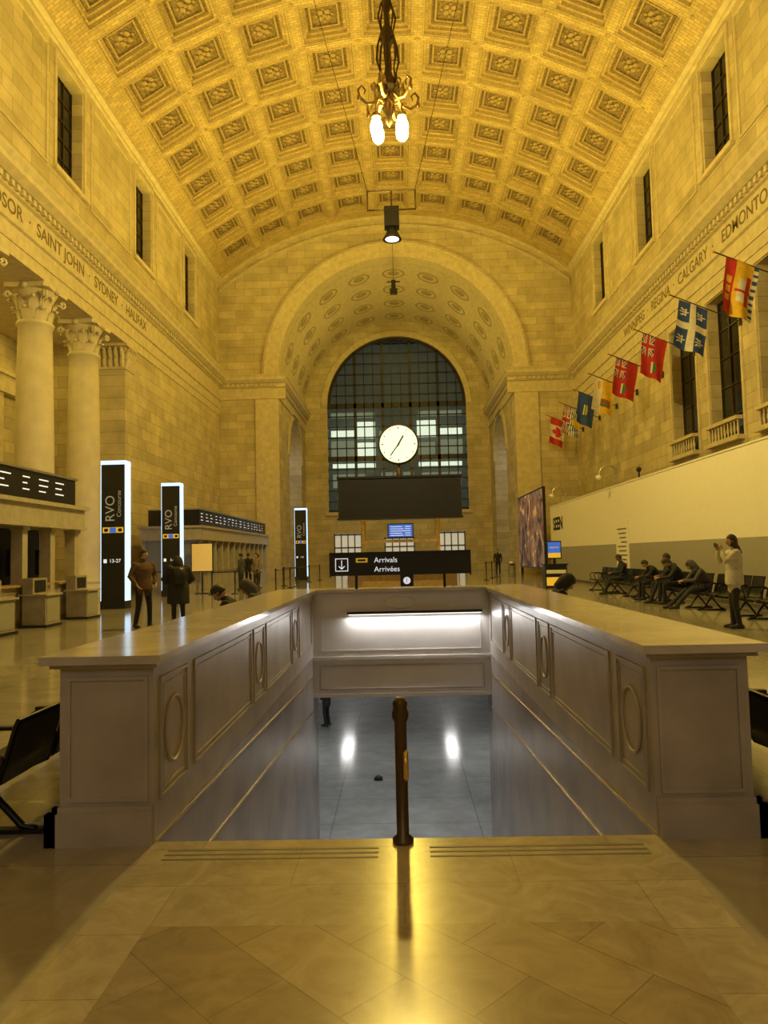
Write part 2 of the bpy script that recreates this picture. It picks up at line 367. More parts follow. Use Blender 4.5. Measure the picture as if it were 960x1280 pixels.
# ------------------------------------------------------------------ columns
def column_mesh():
    mb=MB(); r=.70
    mb.box(-.95,.95,-.95,.95,0,.3,0)
    mb.lathe([(.93,.3),(.95,.38),(.93,.46),(.82,.5),(.80,.58),(.86,.64),(.86,.7),(.74,.78)],seg=40,m=0)
    P=[(.72,.78)]+[(r*(1-.14*max(0,(t-.3)/.7)**1.6),.8+9.7*t) for t in [i/12 for i in range(13)]]
    P+=[(.66,10.52),(.68,10.6),(.64,10.66)]
    mb.lathe(P,seg=40,m=0)
    mb.lathe([(.58,10.6),(.58,11.2),(.66,11.6),(.8,11.82)],seg=32,m=0)
    for row,(z,h,e,off) in enumerate(((10.62,.52,.2,0),(10.75,.82,.26,pi/8))):
        for k in range(8):
            a=2*pi*k/8+off; ca,sa=math.cos(a),math.sin(a)
            vs=[]
            for (rr,zz,w) in((.58,z,.16),(.61,z+h*.4,.2),(.66,z+h*.75,.18),(.58+e,z+h,.13),(.62+e*1.3,z+h*.93,.07),(.6+e*1.2,z+h*.82,.02)):
                for j in(-1,-.45,0,.45,1):
                    q=rr+(.03 if j==0 else 0)-(.03 if abs(j)==1 else 0); t=w*j
                    vs.append((q*ca-t*sa,q*sa+t*ca,zz-(.04 if abs(j)==1 else 0)))
            fs=[(i*5+j,i*5+j+1,i*5+j+6,i*5+j+5) for i in range(5) for j in range(4)]
            mb.add(vs,fs,0,True)
    for k in range(4):
        a=pi/4+k*pi/2
        for s in(-.12,.12):
            pts=[]
            for i in range(16):
                t=i/15
                if t<.4: rr=.62+t/.4*.36; zz=11.2+.5*(t/.4)**.7
                else:
                    q=(t-.4)/.6*2*pi*1.1; ra=.13*(1-.7*(t-.4)/.6); rr=.98+ra*math.sin(q)*1; zz=11.57+ra*math.cos(q)
                aa=a+s*.5*(1-t*.5); pts.append((rr*math.cos(aa),rr*math.sin(aa),zz))
            mb.tube(pts,[.045]*16,6,0)
    poly=[]
    for k in range(4):
        a=pi/4+k*pi/2
        for da,rr in((-.09,1.16),(.09,1.16),(.35,.93),(pi/4,.82),(pi/2-.35,.93)): poly.append((rr*math.cos(a+da),rr*math.sin(a+da)))
    mb.prism(poly,lambda p,u:(p[0],p[1],u),11.82,12.0,0)
    for k in range(4):
        a=k*pi/2; mb.ell((.84*math.cos(a),.84*math.sin(a),11.88),(.12,.12,.12),0,seg=10,rg=6)
    return mb.mesh('column',[m_stc])
cm=column_mesh()
for i in range(-8,4): 
    place(cm,'corinthian_column',loc=(-13.75,18.1+4.2*i,0))
# ------------------------------------------------------------------ vault ceiling
mb=MB()
def V(s,y,d): a=s/R; return ((R+d)*math.sin(a),y,ZC+(R+d)*math.cos(a))
PT=2.9; NC=9; smax=R*math.asin(HW/R)
def q(s0,s1,y0,y1,d,m):
    mb.add([V(s0,y0,d),V(s1,y0,d),V(s1,y1,d),V(s0,y1,d)],[(0,1,2,3)],m)
def ring(cs,cy,h0,h1,d0,d1,m):
    P0=[(-h0,-h0),(h0,-h0),(h0,h0),(-h0,h0)]; P1=[(-h1,-h1),(h1,-h1),(h1,h1),(-h1,h1)]
    vs=[V(cs+a,cy+b,d0) for a,b in P0]+[V(cs+a,cy+b,d1) for a,b in P1]
    mb.add(vs,[(i,(i+1)%4,4+(i+1)%4,4+i) for i in range(4)],m)
NR=int((YE-.8-Y0)/PT); yb=YE-.8-NR*PT
for j in range(NR):
    cy=yb+PT*(j+.5)
    for i in range(NC):
        cs=(i-(NC-1)/2)*PT
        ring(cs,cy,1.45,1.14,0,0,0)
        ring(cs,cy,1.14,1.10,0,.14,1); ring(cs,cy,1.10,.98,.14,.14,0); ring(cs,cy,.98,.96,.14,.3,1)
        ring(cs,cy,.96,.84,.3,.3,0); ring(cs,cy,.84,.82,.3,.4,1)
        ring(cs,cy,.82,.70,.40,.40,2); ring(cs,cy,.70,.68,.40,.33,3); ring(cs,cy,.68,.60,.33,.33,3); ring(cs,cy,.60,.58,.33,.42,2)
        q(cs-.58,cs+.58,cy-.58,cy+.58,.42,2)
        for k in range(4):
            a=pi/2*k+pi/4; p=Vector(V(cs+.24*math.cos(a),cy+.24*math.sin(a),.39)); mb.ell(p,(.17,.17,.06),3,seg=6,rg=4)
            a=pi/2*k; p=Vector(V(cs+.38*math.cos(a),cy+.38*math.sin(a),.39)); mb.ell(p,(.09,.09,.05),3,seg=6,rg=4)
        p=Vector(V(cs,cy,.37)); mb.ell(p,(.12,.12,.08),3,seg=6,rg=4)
        p=Vector(V(cs+1.45,cy+1.45,.0)); mb.ell(p,(.13,.13,.06),1,seg=6,rg=4)
        for dd in(-1.22,1.22):
            vs=[V(cs+dd-.025,cy-1.22,-.02),V(cs+dd+.025,cy-1.22,-.02),V(cs+dd+.025,cy+1.22,-.02),V(cs+dd-.025,cy+1.22,-.02)]; mb.add(vs,[(0,1,2,3)],1)
            vs=[V(cs-1.22,cy+dd-.025,-.02),V(cs+1.22,cy+dd-.025,-.02),V(cs+1.22,cy+dd+.025,-.02),V(cs-1.22,cy+dd+.025,-.02)]; mb.add(vs,[(0,1,2,3)],1)
for sg in(-1,1):
    a,b=sorted((sg*PT*NC/2,sg*(smax+.3)))
    for j in range(NR+1): q(a,b,yb+PT*(j-1) if j else Y0,yb+PT*j,0,0)
for i in range(18):
    a=-smax-.3+(2*smax+.6)*i/18; b=a+(2*smax+.6)/18
    q(a,b,YE-.8,YE+.6,0,0); q(a,b,Y0-.5,yb,0,0)
    q(a,b,Y0-.5,YE+.8,1.2,1)
mb.obj('ceiling',[m_rib,m_rib2,m_cof,m_cofl])
# ------------------------------------------------------------------ end wall with great arch
vz=lambda x: ZC+math.sqrt(R*R-min(abs(x),R)**2)+.25
def az(r,zc): return lambda x: zc+math.sqrt(max(0,r*r-x*x))
mb=MB()
for sg in(-1,1):
    a,b=sorted((sg*AR,sg*(HW+TH))); mb.box(a,b,YE,YE+1.2,0,AS,0)
    xs=[a+(b-a)*i/10 for i in range(11)]; arch(mb,'x',xs,lambda x:AS,vz,YE,YE+1.2,0)
arch(mb,'x',circ(AR,0,64),az(AR,AS),vz,YE,YE+1.2,0,1)
amould(mb,'x',0,YE,AS,[(AR,0),(AR,.1),(AR+.35,.1),(AR+.35,.16),(AR+.85,.16),(AR+.9,.3),(AR+1.15,.3),(AR+1.2,0)],1,64)
amould(mb,'x',0,YE,AS,[(AR+.95,.3),(AR+1.0,.36),(AR+1.06,.3)],1,64)
for i in range(26):
    a=-12.9+i*.992; b=a+.992
    for d0,d1,e in((.9,1.1,.14),(.25,.5,.2)):
        vs=[(a,YE-e,vz(a)-d1),(b,YE-e,vz(b)-d1),(b,YE-e,vz(b)-d0),(a,YE-e,vz(a)-d0),(a,YE,vz(a)-d1),(b,YE,vz(b)-d1),(b,YE,vz(b)-d0),(a,YE,vz(a)-d0)]
        mb.add(vs,[(0,1,2,3),(0,1,5,4),(3,2,6,7)],1)
EP=[(0,13.1),(.1,13.15),(.1,13.3),(.04,13.35),(.04,13.95),(.18,14.0),(.18,14.25),(.3,14.3),(.5,14.5),(.5,14.7),(.6,14.88),(0,14.9)]
for sg in(-1,1):
    a,b=sorted((sg*AR-.0,sg*HW)); mb.prism(EP,lambda p,u:(u,YE-p[0],p[1]),a-(.5 if sg>0 else 0),b+(.5 if sg<0 else 0),1)
    a,b=sorted((sg*(AR+.0),sg*(AR+1.7))); mb.box(a,b,YE-.14,YE,0,13.1,1); mb.box(a-.1,b+.1,YE-.26,YE,0,.7,1)
    k=min(sg*AR,sg*HW)
    while k<max(sg*AR,sg*HW): mb.box(k,k+.16,YE-.32,YE-.18,14.05,14.24,1); k+=.34
mb.obj('wall_far',[m_wx,m_st])
mb=MB(); mb.box(-18.4,HW+TH,Y0-.5,Y0,0,27.5,0); mb.obj('wall_near',[m_wx])
# passage beyond the arch
mb=MB()
n=32
vs=[];fs=[]
for i in range(n+1):
    a=pi*i/n
    for y in(YE+1.2,YB): vs.append((AR*math.cos(a),y,AS+AR*math.sin(a)))
mb.add(vs,[(2*i,2*i+1,2*i+3,2*i+2) for i in range(n)],1,True)
for k in range(4):
    y=YE+3+k*3.3
    for i in range(9):
        a=pi*(i+.9)/9.8
        T=Matrix.Rotation(-(a-pi/2),4,'Y'); c=Vector((AR*math.cos(a),y,AS+AR*math.sin(a)))
        mb.lathe([(.88,0),(.88,-.06),(.76,-.07),(.75,-.015)],c,20,2,T=T.to_3x3(),cap=False)
        mb.lathe([(.48,-.01),(.28,-.08),(.05,-.1)],c,16,2,T=T.to_3x3(),cap=False)
for sg in(-1,1):
    F=sg*AR; B=sg*(AR+1.2)
    y0,y1=56.0,63.0; yc=59.5; r=3.5; zs=9.6
    wall(mb,'y',min(F,B),max(F,B),YE+1.2,YB,0,AS,[(y0,y1,0,AS)],0)
    arch(mb,'y',circ(r,yc,24),lambda u:zs+math.sqrt(max(0,r*r-(u-yc)**2)),lambda u:AS,F,B,0,1)
    amould(mb,'y',yc,F,zs,[(r,0),(r,.1),(r+.5,.1),(r+.5,0)],1,24,sg=-sg)
    mb.prism(EP,lambda p,u:(sg*(AR-p[0]),u,p[1]),YE,YB,1)
    a,b=sorted((sg*14.0,sg*14.3)); mb.box(a,b,YE+1.3,YB+2,0,AS,3)
    a,b=sorted((sg*AR,sg*14.3)); mb.box(a,b,YB,YB+.3,0,AS,3); mb.box(a,b,YE+1.2,YB,AS-.3,AS,3)
mb.obj('wall_passage',[m_wy,m_st,m_med,m_mar])
# window wall
WR=6.5; WS=15.6; WZ=5.6
mb=MB()
for sg in(-1,1):
    a,b=sorted((sg*WR,sg*(AR+1.2))); mb.box(a,b,YB,YB+.8,0,WS,0)
    a,b=sorted((sg*WR,sg*(AR+.6))); xs=[a+(b-a)*i/8 for i in range(9)]; arch(mb,'x',xs,lambda x:WS,lambda x:AS+AR+.6,YB,YB+.8,0)
arch(mb,'x',circ(WR,0,48),az(WR,WS),lambda x:AS+AR+.6,YB,YB+.8,0,1)
wall(mb,'x',YB,YB+.8,-WR,WR,0,WZ,[(-6.1,-3.5,0,3.6),(3.5,6.1,0,3.6),(-1.4,1.4,0,3.2)],0)
amould(mb,'x',0,YB,WS,[(WR,0),(WR,.12),(WR+.5,.12),(WR+.5,0)],1,48)
mb.box(-WR-.3,WR+.3,YB-.3,YB+.1,WZ-.3,WZ,1)
mb.obj('wall_window_end',[m_wx,m_st])
mb=MB()
zt=az(WR,WS)
arch(mb,'x',circ(WR,0,48),lambda x:WZ,zt,YB+.35,YB+.38,0)
nx=15
for i in range(1,nx):
    x=-WR+2*WR*i/nx; w=.13 if i%3==0 else .05
    mb.box(x-w,x+w,YB+.15,YB+.34,WZ,zt(x)-.02,1)
z=WZ; kz=0
while z<WS+WR-.3:
    hw=WR if z<WS else math.sqrt(max(0,WR*WR-(z-WS)**2)); w=.24 if kz in(0,5,10) else .05
    mb.box(-hw,hw,YB+.15,YB+.34,z-w,z+w,1); z+=1.0; kz+=1
amould(mb,'x',0,YB+.2,WS,[(WR,0),(WR-.3,0)],1,48)
for (x0,x1,z0,z1,m) in ((-6.3,-4.0,12.9,13.5,2),(-3.8,-2.1,12.7,14.3,2),(-1.7,1.6,13.0,13.4,3),(1.9,3.7,12.7,14.3,2),(4.0,6.2,12.9,13.5,2),(-6.3,-2.1,14.7,15.2,3),(2.1,6.2,14.7,15.2,3),
      (-6.3,-3.9,10.9,12.5,3),(-3.8,-2.1,11.0,12.3,2),(2.0,3.6,11.0,12.2,3),(4.0,6.2,11.0,12.4,3),(-6.2,-2.1,9.9,10.3,2),(2.0,6.1,9.9,10.3,2),(-6.2,-3,8.0,9.3,3),(-1.6,1.5,8.2,9.4,3),(2.2,6.0,8.0,9.3,3),(-5.8,5.8,6.6,7.3,3)):
    mb.box(x0,x1,YB+1.4,YB+1.45,z0,z1,4 if m==3 else 2)
mb.box(-WR-1,WR+1,YB+2.6,YB+2.7,0,WS+WR,3)
def glassy():
    m,nt,b=nodes('window_glass_tint'); b.inputs['Base Color'].default_value=(.7,.76,.70,1); b.inputs['Roughness'].default_value=.02
    b.inputs['Transmission Weight'].default_value=1; b.inputs['IOR'].default_value=1.02; return m
mb.obj('window_great_arched',[glassy(),m_blk,e_win,e_wind,e_win2])
for k,(a,b) in enumerate(((-6.1,-3.5),(3.5,6.1),(-1.4,1.4))):
    mb=MB(); h=3.6 if k<2 else 3.2
    mb.box(a+.01,b-.01,YB+.3,YB+.34,0,h-.01,0)
    for i in range(5):
        x=a+.05+(b-a-.1)*i/4; mb.box(x-.05,x+.05,YB+.2,YB+.3,0,h-.01,1)
    for z in(.1,1.0,2.3,h-.1): mb.box(a+.01,b-.01,YB+.2,YB+.3,z-.06,z+.06,1)
    mb.obj('door_%d'%(k+1),[e_door,m_obr])
# ------------------------------------------------------------------ chandelier
m_chb=M('gilt_bronze',(.42,.29,.12),.35,.8,na=.25)
ch=empty('hanging_lantern_chandelier',(0,18,0))
mb=MB()
mb.tube([(0,0,16.6),(0,0,26.5)],.018,6,0)
z=16.6
while z<26.3:
    mb.lathe([(.02,0),(.05,.05),(.05,.12),(.02,.17)],(0,0,z),6,0); z+=.34
mb.lathe([(.02,16.7),(.1,16.5),(.06,16.3),(.14,16.1),(.14,16.0),(.05,15.8),(.08,15.5),(.2,15.2),(.22,15.1),(.1,14.9),(.06,14.4),(.12,14.1),(.26,13.85),(.28,13.7),(.16,13.55),(.1,13.4),(.18,13.2),(.06,12.95),(.1,12.85),(.02,12.7)],(0,0,0),16,0)
for k in range(6):
    a=k*pi/3+.26; ca,sa=math.cos(a),math.sin(a)
    P=lambda r,z:(r*ca,r*sa,z)
    mb.tube([P(.14,16.1),P(.24,15.7),P(.16,15.3),P(.26,14.9),P(.3,14.5),P(.22,14.2),P(.28,13.8)],[.02,.028,.02,.03,.03,.02,.03],6,0)
    mb.tube([P(.2,13.55),P(.38,13.3),P(.58,13.25),P(.78,13.4),P(.82,13.6),P(.72,13.72),P(.62,13.62),P(.66,13.5)],[.045,.045,.04,.04,.034,.03,.024,.016],8,1)
    mb.tube([P(.28,13.7),P(.4,13.85),P(.46,13.75),P(.42,13.62)],[.036,.03,.024,.016],6,1)
    mb.ell(P(.80,13.4),(.06,.06,.08),1,seg=8,rg=6)
bul=[(.36*math.cos(a),.36*math.sin(a)) for a in(.35,2.55,3.5,5.9)]
for x,y in bul:
    mb.tube([(x*.3,y*.3,13.35),(x*.8,y*.8,13.4),(x,y,13.2),(x,y,13.0)],.028,6,1)
    mb.lathe([(.05,13.02),(.11,12.98),(.12,12.88)],(x,y,0),12,1)
mb.obj('metalwork',[m_obr,m_chb],ch)
mb=MB()
for x,y in bul:
    mb.lathe([(.07,12.88),(.12,12.8),(.16,12.68),(.165,12.58),(.14,12.47),(.07,12.39),(.01,12.37)],(x,y,0),16,0)
mb.obj('glass_globes',[e_bulb],ch)
tr=empty('suspended_speaker_rig',(0,26,0)); mb=MB()
mb.tube([(-.9,0,15.2),(-.9,0,14.45),(.9,0,14.45),(.9,0,15.2)],.035,8,0); mb.tube([(-.9,0,15.2),(.9,0,15.2)],.035,8,0)
mb.tube([(-.9,0,15.2),(-3.6,0,26.1)],.012,5,0); mb.tube([(.9,0,15.2),(3.6,0,26.1)],.012,5,0)
mb.box(-.28,.28,-.22,.22,13.75,14.5,1); mb.box(-.03,.03,-.03,.03,14.45,15.2,0)
mb.lathe([(.14,13.75),(.34,13.35),(.36,13.3),(.1,13.36)],(0,0,0),16,1)
mb.lathe([(.26,13.31),(.02,13.29)],(0,0,0),16,2)
mb.obj('rig',[m_obr,m_blk,e_white],tr)
mb=MB(); mb.tube([(0,0,0),(0,0,-6.1)],.015,5,0); mb.tube([(-.45,0,-6.2),(.45,0,-6.2)],.06,8,0); mb.box(-.15,.15,-.15,.15,-6.7,-6.1,0); mb.box(-.25,.25,-.1,.1,-7.1,-6.7,0)
mb.obj('ceiling_camera_mount',[m_blk],loc=(0,48,26.5))
# ------------------------------------------------------------------ flags
def leaf(u,v):
    P=[(0,.5),(.1,.3),(.2,.34),(.17,.08),(.3,.2),(.34,.12),(.48,.12),(.42,0),(.5,-.05),(.25,-.25),(.28,-.33),(.03,-.3),(.03,-.5)]
    P=P+[(-a,b) for a,b in reversed(P)]
    c=False;j=len(P)-1
    for i in range(len(P)):
        if (P[i][1]>v)!=(P[j][1]>v) and u<(P[j][0]-P[i][0])*(v-P[i][1])/(P[j][1]-P[i][1])+P[i][0]: c=not c
        j=i
    return c
def uj(u,v):
    if abs(u-.5)<.07 or abs(v-.5)<.1: return 0
    if abs(u-.5)<.12 or abs(v-.5)<.18: return 1
    if abs((u-v))<.06 or abs(u-(1-v))<.06: return 0
    if abs((u-v))<.14 or abs(u-(1-v))<.14: return 1
    return 2
def shield(u,v,cu,cv,s):
    x=(u-cu)/s; y=(v-cv)/s/.6
    return abs(x)<.5 and y<.5 and y>-.6+x*x*1.2, x, y
def f_ca(u,v):
    if u<.25 or u>.75: return 0
    return 0 if leaf((u-.5)*2.1,(v-.5)*1.15) else 1
def f_qc(u,v):
    if abs(u-.5)<.06 or abs(v-.5)<.1: return 1
    for cu in(.22,.78):
        for cv in(.23,.77):
            x=(u-cu)*1.5;y=v-cv
            if abs(x)<.025 and abs(y)<.15: return 1
            if abs(y-.02)<.1 and abs(abs(x)-.07-.5*abs(y-.02)*.6)<.022: return 1
            if abs(y+.05)<.02 and abs(x)<.09: return 1
    return 2
def ens(bg,c):
    def f(u,v):
        if u<.5 and v>.5: return uj(u/.5,(v-.5)/.5)
        s,x,y=shield(u,v,.75,.48,.28)
        if s: return 1 if y>.15 else c
        return bg
    return f
def f_ab(u,v):
    s,x,y=shield(u,v,.5,.5,.34)
    if s: return 1 if y>.2 else (3 if y<-.1 else 4)
    return 2
def f_nb(u,v):
    if v>.67: return 3 if (abs(v-.82)<.07 and .25<u<.75 and math.sin(u*40)>-.4) else 0
    if v<.12: return 2 if math.sin(u*50)>0 else 1
    if abs(u-.5)<.28 and .18<v<.3: return 0
    if abs(u-.5)<.03 and v<.6: return 0
    if .3<v<.55 and abs(u-.5)<.2: return 1
    return 3
def f_bc(u,v):
    if v>.6: return uj(u,(v-.6)/.4)
    if math.hypot((u-.5)*1.7,v-.1)<.35: return 3
    return 1 if math.sin(v*60+math.sin(u*15))>0 else 2
def f_sk(u,v):
    s,x,y=shield(u,v,.2,.75,.22)
    if s: return 3 if y<.1 else 0
    if abs(u-.7)<.12 and abs(v-.4)<.25: return 4 if math.sin(u*60)>0 else 0
    return 3 if v<.6 else 1
fl=[(22.7,f_nb,'new_brunswick_flag'),(26.5,f_qc,'quebec_flag'),(30.6,ens(0,4),'ontario_flag'),(34.4,ens(0,4),'manitoba_flag'),(38.1,f_sk,'provincial_flag'),(41.7,f_ab,'alberta_flag'),(45.3,f_bc,'british_columbia_flag'),(49.4,f_ca,'canada_flag')]
for y,fn,nm in fl:
    e=empty(nm,(HW-.005,y,9.95)); mb=MB()
    mb.tube([(-.02,0,0),(-2.6,0,1.1)],.022,8,0); mb.ell((-2.62,0,1.11),(.05,.05,.05),1,seg=8,rg=6); mb.box(-.1,.0,-.08,.08,-.15,.15,0)
    mb.obj('flagpole',[m_obr,m_brass],e)
    mb=MB(); nu,nv=44,30; dirp=Vector((-.921,0,.39)); dn=Vector((-.16,0,-.985)); st=Vector((-1.2,0,.49))
    W=1.15; L=1.8; vs=[]
    for i in range(nu+1):
        for j in range(nv+1):
            u=i/nu; v=j/nv
            p=st+dirp*(W*v*.98)+dn*(L*u)+Vector((0,.07*math.sin(v*9+u*2)*(.3+u)+.04*math.sin(u*7+y),0)); p.x+=.08*u*math.sin(v*3+y)
            vs.append(p)
    mb.v=[tuple(p) for p in vs]
    for i in range(nu):
        for j in range(nv):
            mb.f.append([i*(nv+1)+j,i*(nv+1)+j+1,(i+1)*(nv+1)+j+1,(i+1)*(nv+1)+j]); mb.m.append(fn((i+.5)/nu,(j+.5)/nv)); mb.s.append(True)
    mb.obj('cloth',[m_red,m_flw,m_flb,m_fly,m_flg],e)
# ------------------------------------------------------------------ hoarding (right)
hx=8.7
mb=MB(); mb.box(hx,hx+.15,8,41,1.75,4.05,0); mb.box(hx-.004,hx+.15,8,41,0,1.75,1); mb.box(hx-.02,hx+.17,8,41,4.05,4.1,0)
mb.box(hx-.02,hx,8,41,0,.12,2); mb.box(hx,12.6,41,41.15,0,4.1,0)
ho=mb.obj('construction_hoarding',[m_wh,m_gr,m_dark])
text('SEEN',.95,(hx-.012,39.2,3.0),RR,m_blkm,ho,'lettering',ext=.003,sx=1.1,bold=.03)
mb=MB(); mb.box(hx-.04,hx-.005,27.2,28.7,.75,2.65,0)
for i in range(9):
    z=2.3-.17*i; mb.box(hx-.045,hx-.04,27.35+(.1 if i%3 else 0),28.5-.15*(i%4),z,z+.05,1)
mb.box(hx-.045,hx-.04,27.4,27.9,.85,1.0,2)
mb.obj('notice_poster',[m_wh,m_dark,m_red])
def adm():
    m,nt,b=nodes('advert_print'); N=nt.nodes;L=nt.links
    g=N.new('ShaderNodeNewGeometry'); n=N.new('ShaderNodeTexNoise'); n.inputs['Scale'].default_value=.7; n.inputs['Detail'].default_value=4; n.inputs['Distortion'].default_value=1.5
    L.new(g.outputs['Position'],n.inputs['Vector']); r=N.new('ShaderNodeValToRGB'); e=r.color_ramp.elements
    e[0].position=.36;e[0].color=(.03,.03,.05,1);e[1].position=.66;e[1].color=(.80,.52,.22,1)
    for p_,c_ in((.44,(.10,.07,.09,1)),(.5,(.38,.16,.05,1)),(.56,(.14,.18,.28,1)),(.61,(.5,.26,.09,1))):
        x=e.new(p_);x.color=c_
    L.new(n.outputs['Fac'],r.inputs['Fac']);L.new(r.outputs['Color'],b.inputs['Base Color']);L.new(r.outputs['Color'],b.inputs['Emission Color']);b.inputs['Emission Strength'].default_value=.22
    return m
mb=MB(); mb.box(8.35,8.5,41.3,50,.5,5.3,1); mb.box(8.33,8.35,41.4,49.9,.6,5.2,0); mb.box(8.35,8.5,41.5,41.8,0,.5,1); mb.box(8.35,8.5,49.4,49.7,0,.5,1)
mb.obj('advertising_billboard',[adm(),m_blk])
for y in(28.6,37.5):
    mb=MB(); P=[(0,0,4.1),(0,0,4.55)]+[(-.35+.35*math.cos(a),0,4.55+.35*math.sin(a)) for a in [i*pi/8 for i in range(1,9)]]+[(-.72,0,4.45)]
    mb.tube([(hx+.08+p[0]*1,y,p[2]) for p in P],.035,8,0); mb.ell((hx+.08-.74,y,4.42),(.13,.13,.1),1,seg=12,rg=8); mb.lathe([(.1,0),(.1,.04)],(hx+.08,y,4.1),12,0)
    mb.obj('gooseneck_floodlight',[m_sil,m_wh])
mb=MB(); mb.tube([(0,0,4.1),(0,0,4.35)],.03,8,0); mb.ell((0,0,4.42),(.1,.1,.1),0,seg=10,rg=8); mb.obj('dome_camera',[m_blk],loc=(hx+.08,26,0))
mb=MB(); mb.box(-.45,.45,-.3,.3,0,.95,0); mb.box(-.5,.5,-.35,.35,.95,1.0,1); mb.box(-.06,.06,-.05,.05,1.0,1.2,1); mb.box(-.3,.3,-.06,.0,1.2,1.95,1); mb.box(-.26,.26,-.065,-.06,1.25,1.9,2)
mb.box(-.26,.26,-.067,-.065,1.25,1.45,3); mb.box(-.2,.2,-.067,-.065,1.65,1.7,4)
mb.box(-.4,.4,-.31,-.3,.1,.45,3); mb.box(-.4,.4,-.31,-.3,.6,.75,4)
mb.obj('information_kiosk',[m_blk,m_blk,e_blue,e_yel,m_wh],loc=(6.45,30,0))
mb=MB(); mb.lathe([(.22,0),(.24,.05),(.24,.8),(.26,.85),(.2,.95),(.05,1.0)],(0,0,0),18,0); mb.box(-.12,.12,-.25,-.2,.7,.82,1); mb.obj('waste_bin',[m_sil,m_blk],loc=(7.0,45,0))
# ------------------------------------------------------------------ seats
def bench_mesh(n=4,zs=1.0):
    mb=MB(); w=.58; L=n*w
    mb.tube([(-L/2,0,.34),(L/2,0,.34)],.03,8,0)
    for k in(-1,1):
        x=k*(L/2-.3)
        mb.tube([(x,-.28,.03),(x,-.2,.05),(x,0,.32)],.022,8,0); mb.tube([(x,.3,.03),(x,.2,.05),(x,0,.32)],.022,8,0); mb.box(x-.03,x+.03,-.33,.35,0,.03,0)
    for i in range(n):
        cx=-L/2+w*(i+.5)
        pr=[(.25,.40),(.2,.425),(0,.41),(-.15,.40),(-.21,.45),(-.25,.6),(-.30,.82),(-.315,.86)]
        vs=[]
        for (yy,zz) in pr:
            for sx in(-.25,-.12,.12,.25): vs.append((cx+sx,yy,zz+(.012 if abs(sx)>.2 else 0)))
        vs2=[(a,b-.015 if c>.46 else b,c-.02) for a,b,c in vs]; o=len(vs)
        fs=[(r*4+c,r*4+c+1,r*4+c+5,r*4+c+4) for r in range(7) for c in range(3)]
        mb.add(vs+vs2,fs+[tuple(x+o for x in f) for f in fs],0,True)
        mb.tube([(cx-.25,p[0],p[1]) for p in pr],.012,6,0); mb.tube([(cx+.25,p[0],p[1]) for p in pr],.012,6,0)
        mb.tube([(cx-.25,pr[-1][0],pr[-1][1]),(cx+.25,pr[-1][0],pr[-1][1])],.014,6,0)
    for i in range(n+1):
        x=-L/2+w*i
        mb.tube([(x,-.05,.34),(x,-.2,.42),(x,-.25,.62),(x,-.2,.65),(x,.14,.65),(x,.2,.6),(x,.16,.42),(x,.0,.34)],.015,6,0)
        mb.box(x-.025,x+.025,-.18,.16,.645,.67,0)
    mb.v=[(a,b,c*zs) for a,b,c in mb.v]
    return mb.mesh('waiting_seats',[m_seat])
bm_=bench_mesh(); bm2_=bench_mesh(4,.78)
for y in(14.2,16.7,19.2,21.7,24.2,26.7): place(bm_,'waiting_bench',loc=(7.55,y,0),rz=pi/2)
for y in(4.9,7.5,10.0,12.5): place(bm2_,'waiting_bench',loc=(-2.34,y,0),rz=pi/2)
for y in(5.02,7.55,10.1): place(bm2_,'waiting_bench',loc=(2.34,y,0),rz=-pi/2)
# ------------------------------------------------------------------ wayfinding pylons
e_txt2=EM('pylon_letter',(.40,.40,.37),.2)
def pylon(x,y,num,w=.4):
    e=empty('wayfinding_pylon',(x,y,0)); mb=MB()
    mb.box(-w+.02,w-.02,-.22,.22,0,4.75,0)
    for s in(-1,1): 
        a,b=sorted((s*(w-.02),s*(w+.0))); mb.box(a,b,-.225,.225,.25,4.65,1)
    mb.box(-w,w,-.23,.23,4.62,4.75,1); mb.box(-w,w,-.25,.25,0,.25,0)
    mb.box(-.33,.33,-.235,-.22,2.42,2.6,2); mb.box(-.1,.1,-.24,-.235,2.43,2.59,3); mb.box(-.28,-.16,-.24,-.235,2.46,2.56,0); mb.box(.17,.29,-.24,-.235,2.46,2.56,0)
    mb.box(-.3,-.2,-.235,-.22,1.46,1.58,4)
    mb.obj('casing',[m_blkm,e_pyl,e_yel,e_blue,e_txt],e)
    text('RVO',.42,(-.08,-.235,3.2),(pi/2,-pi/2,0),e_txt2,e,'name',ext=.002)
    text('Concourse',.19,(.2,-.235,3.35),(pi/2,-pi/2,0),e_txt2,e,'caption',ext=.002)
    text(num,.16,(.07,-.235,1.52),RF,e_txt,e,'track_numbers',ext=.002)
    return e
pylon(-9.15,22.8,'13-27'); pylon(-9.55,29.8,'1-2'); pylon(-6.5,47,'1-2')
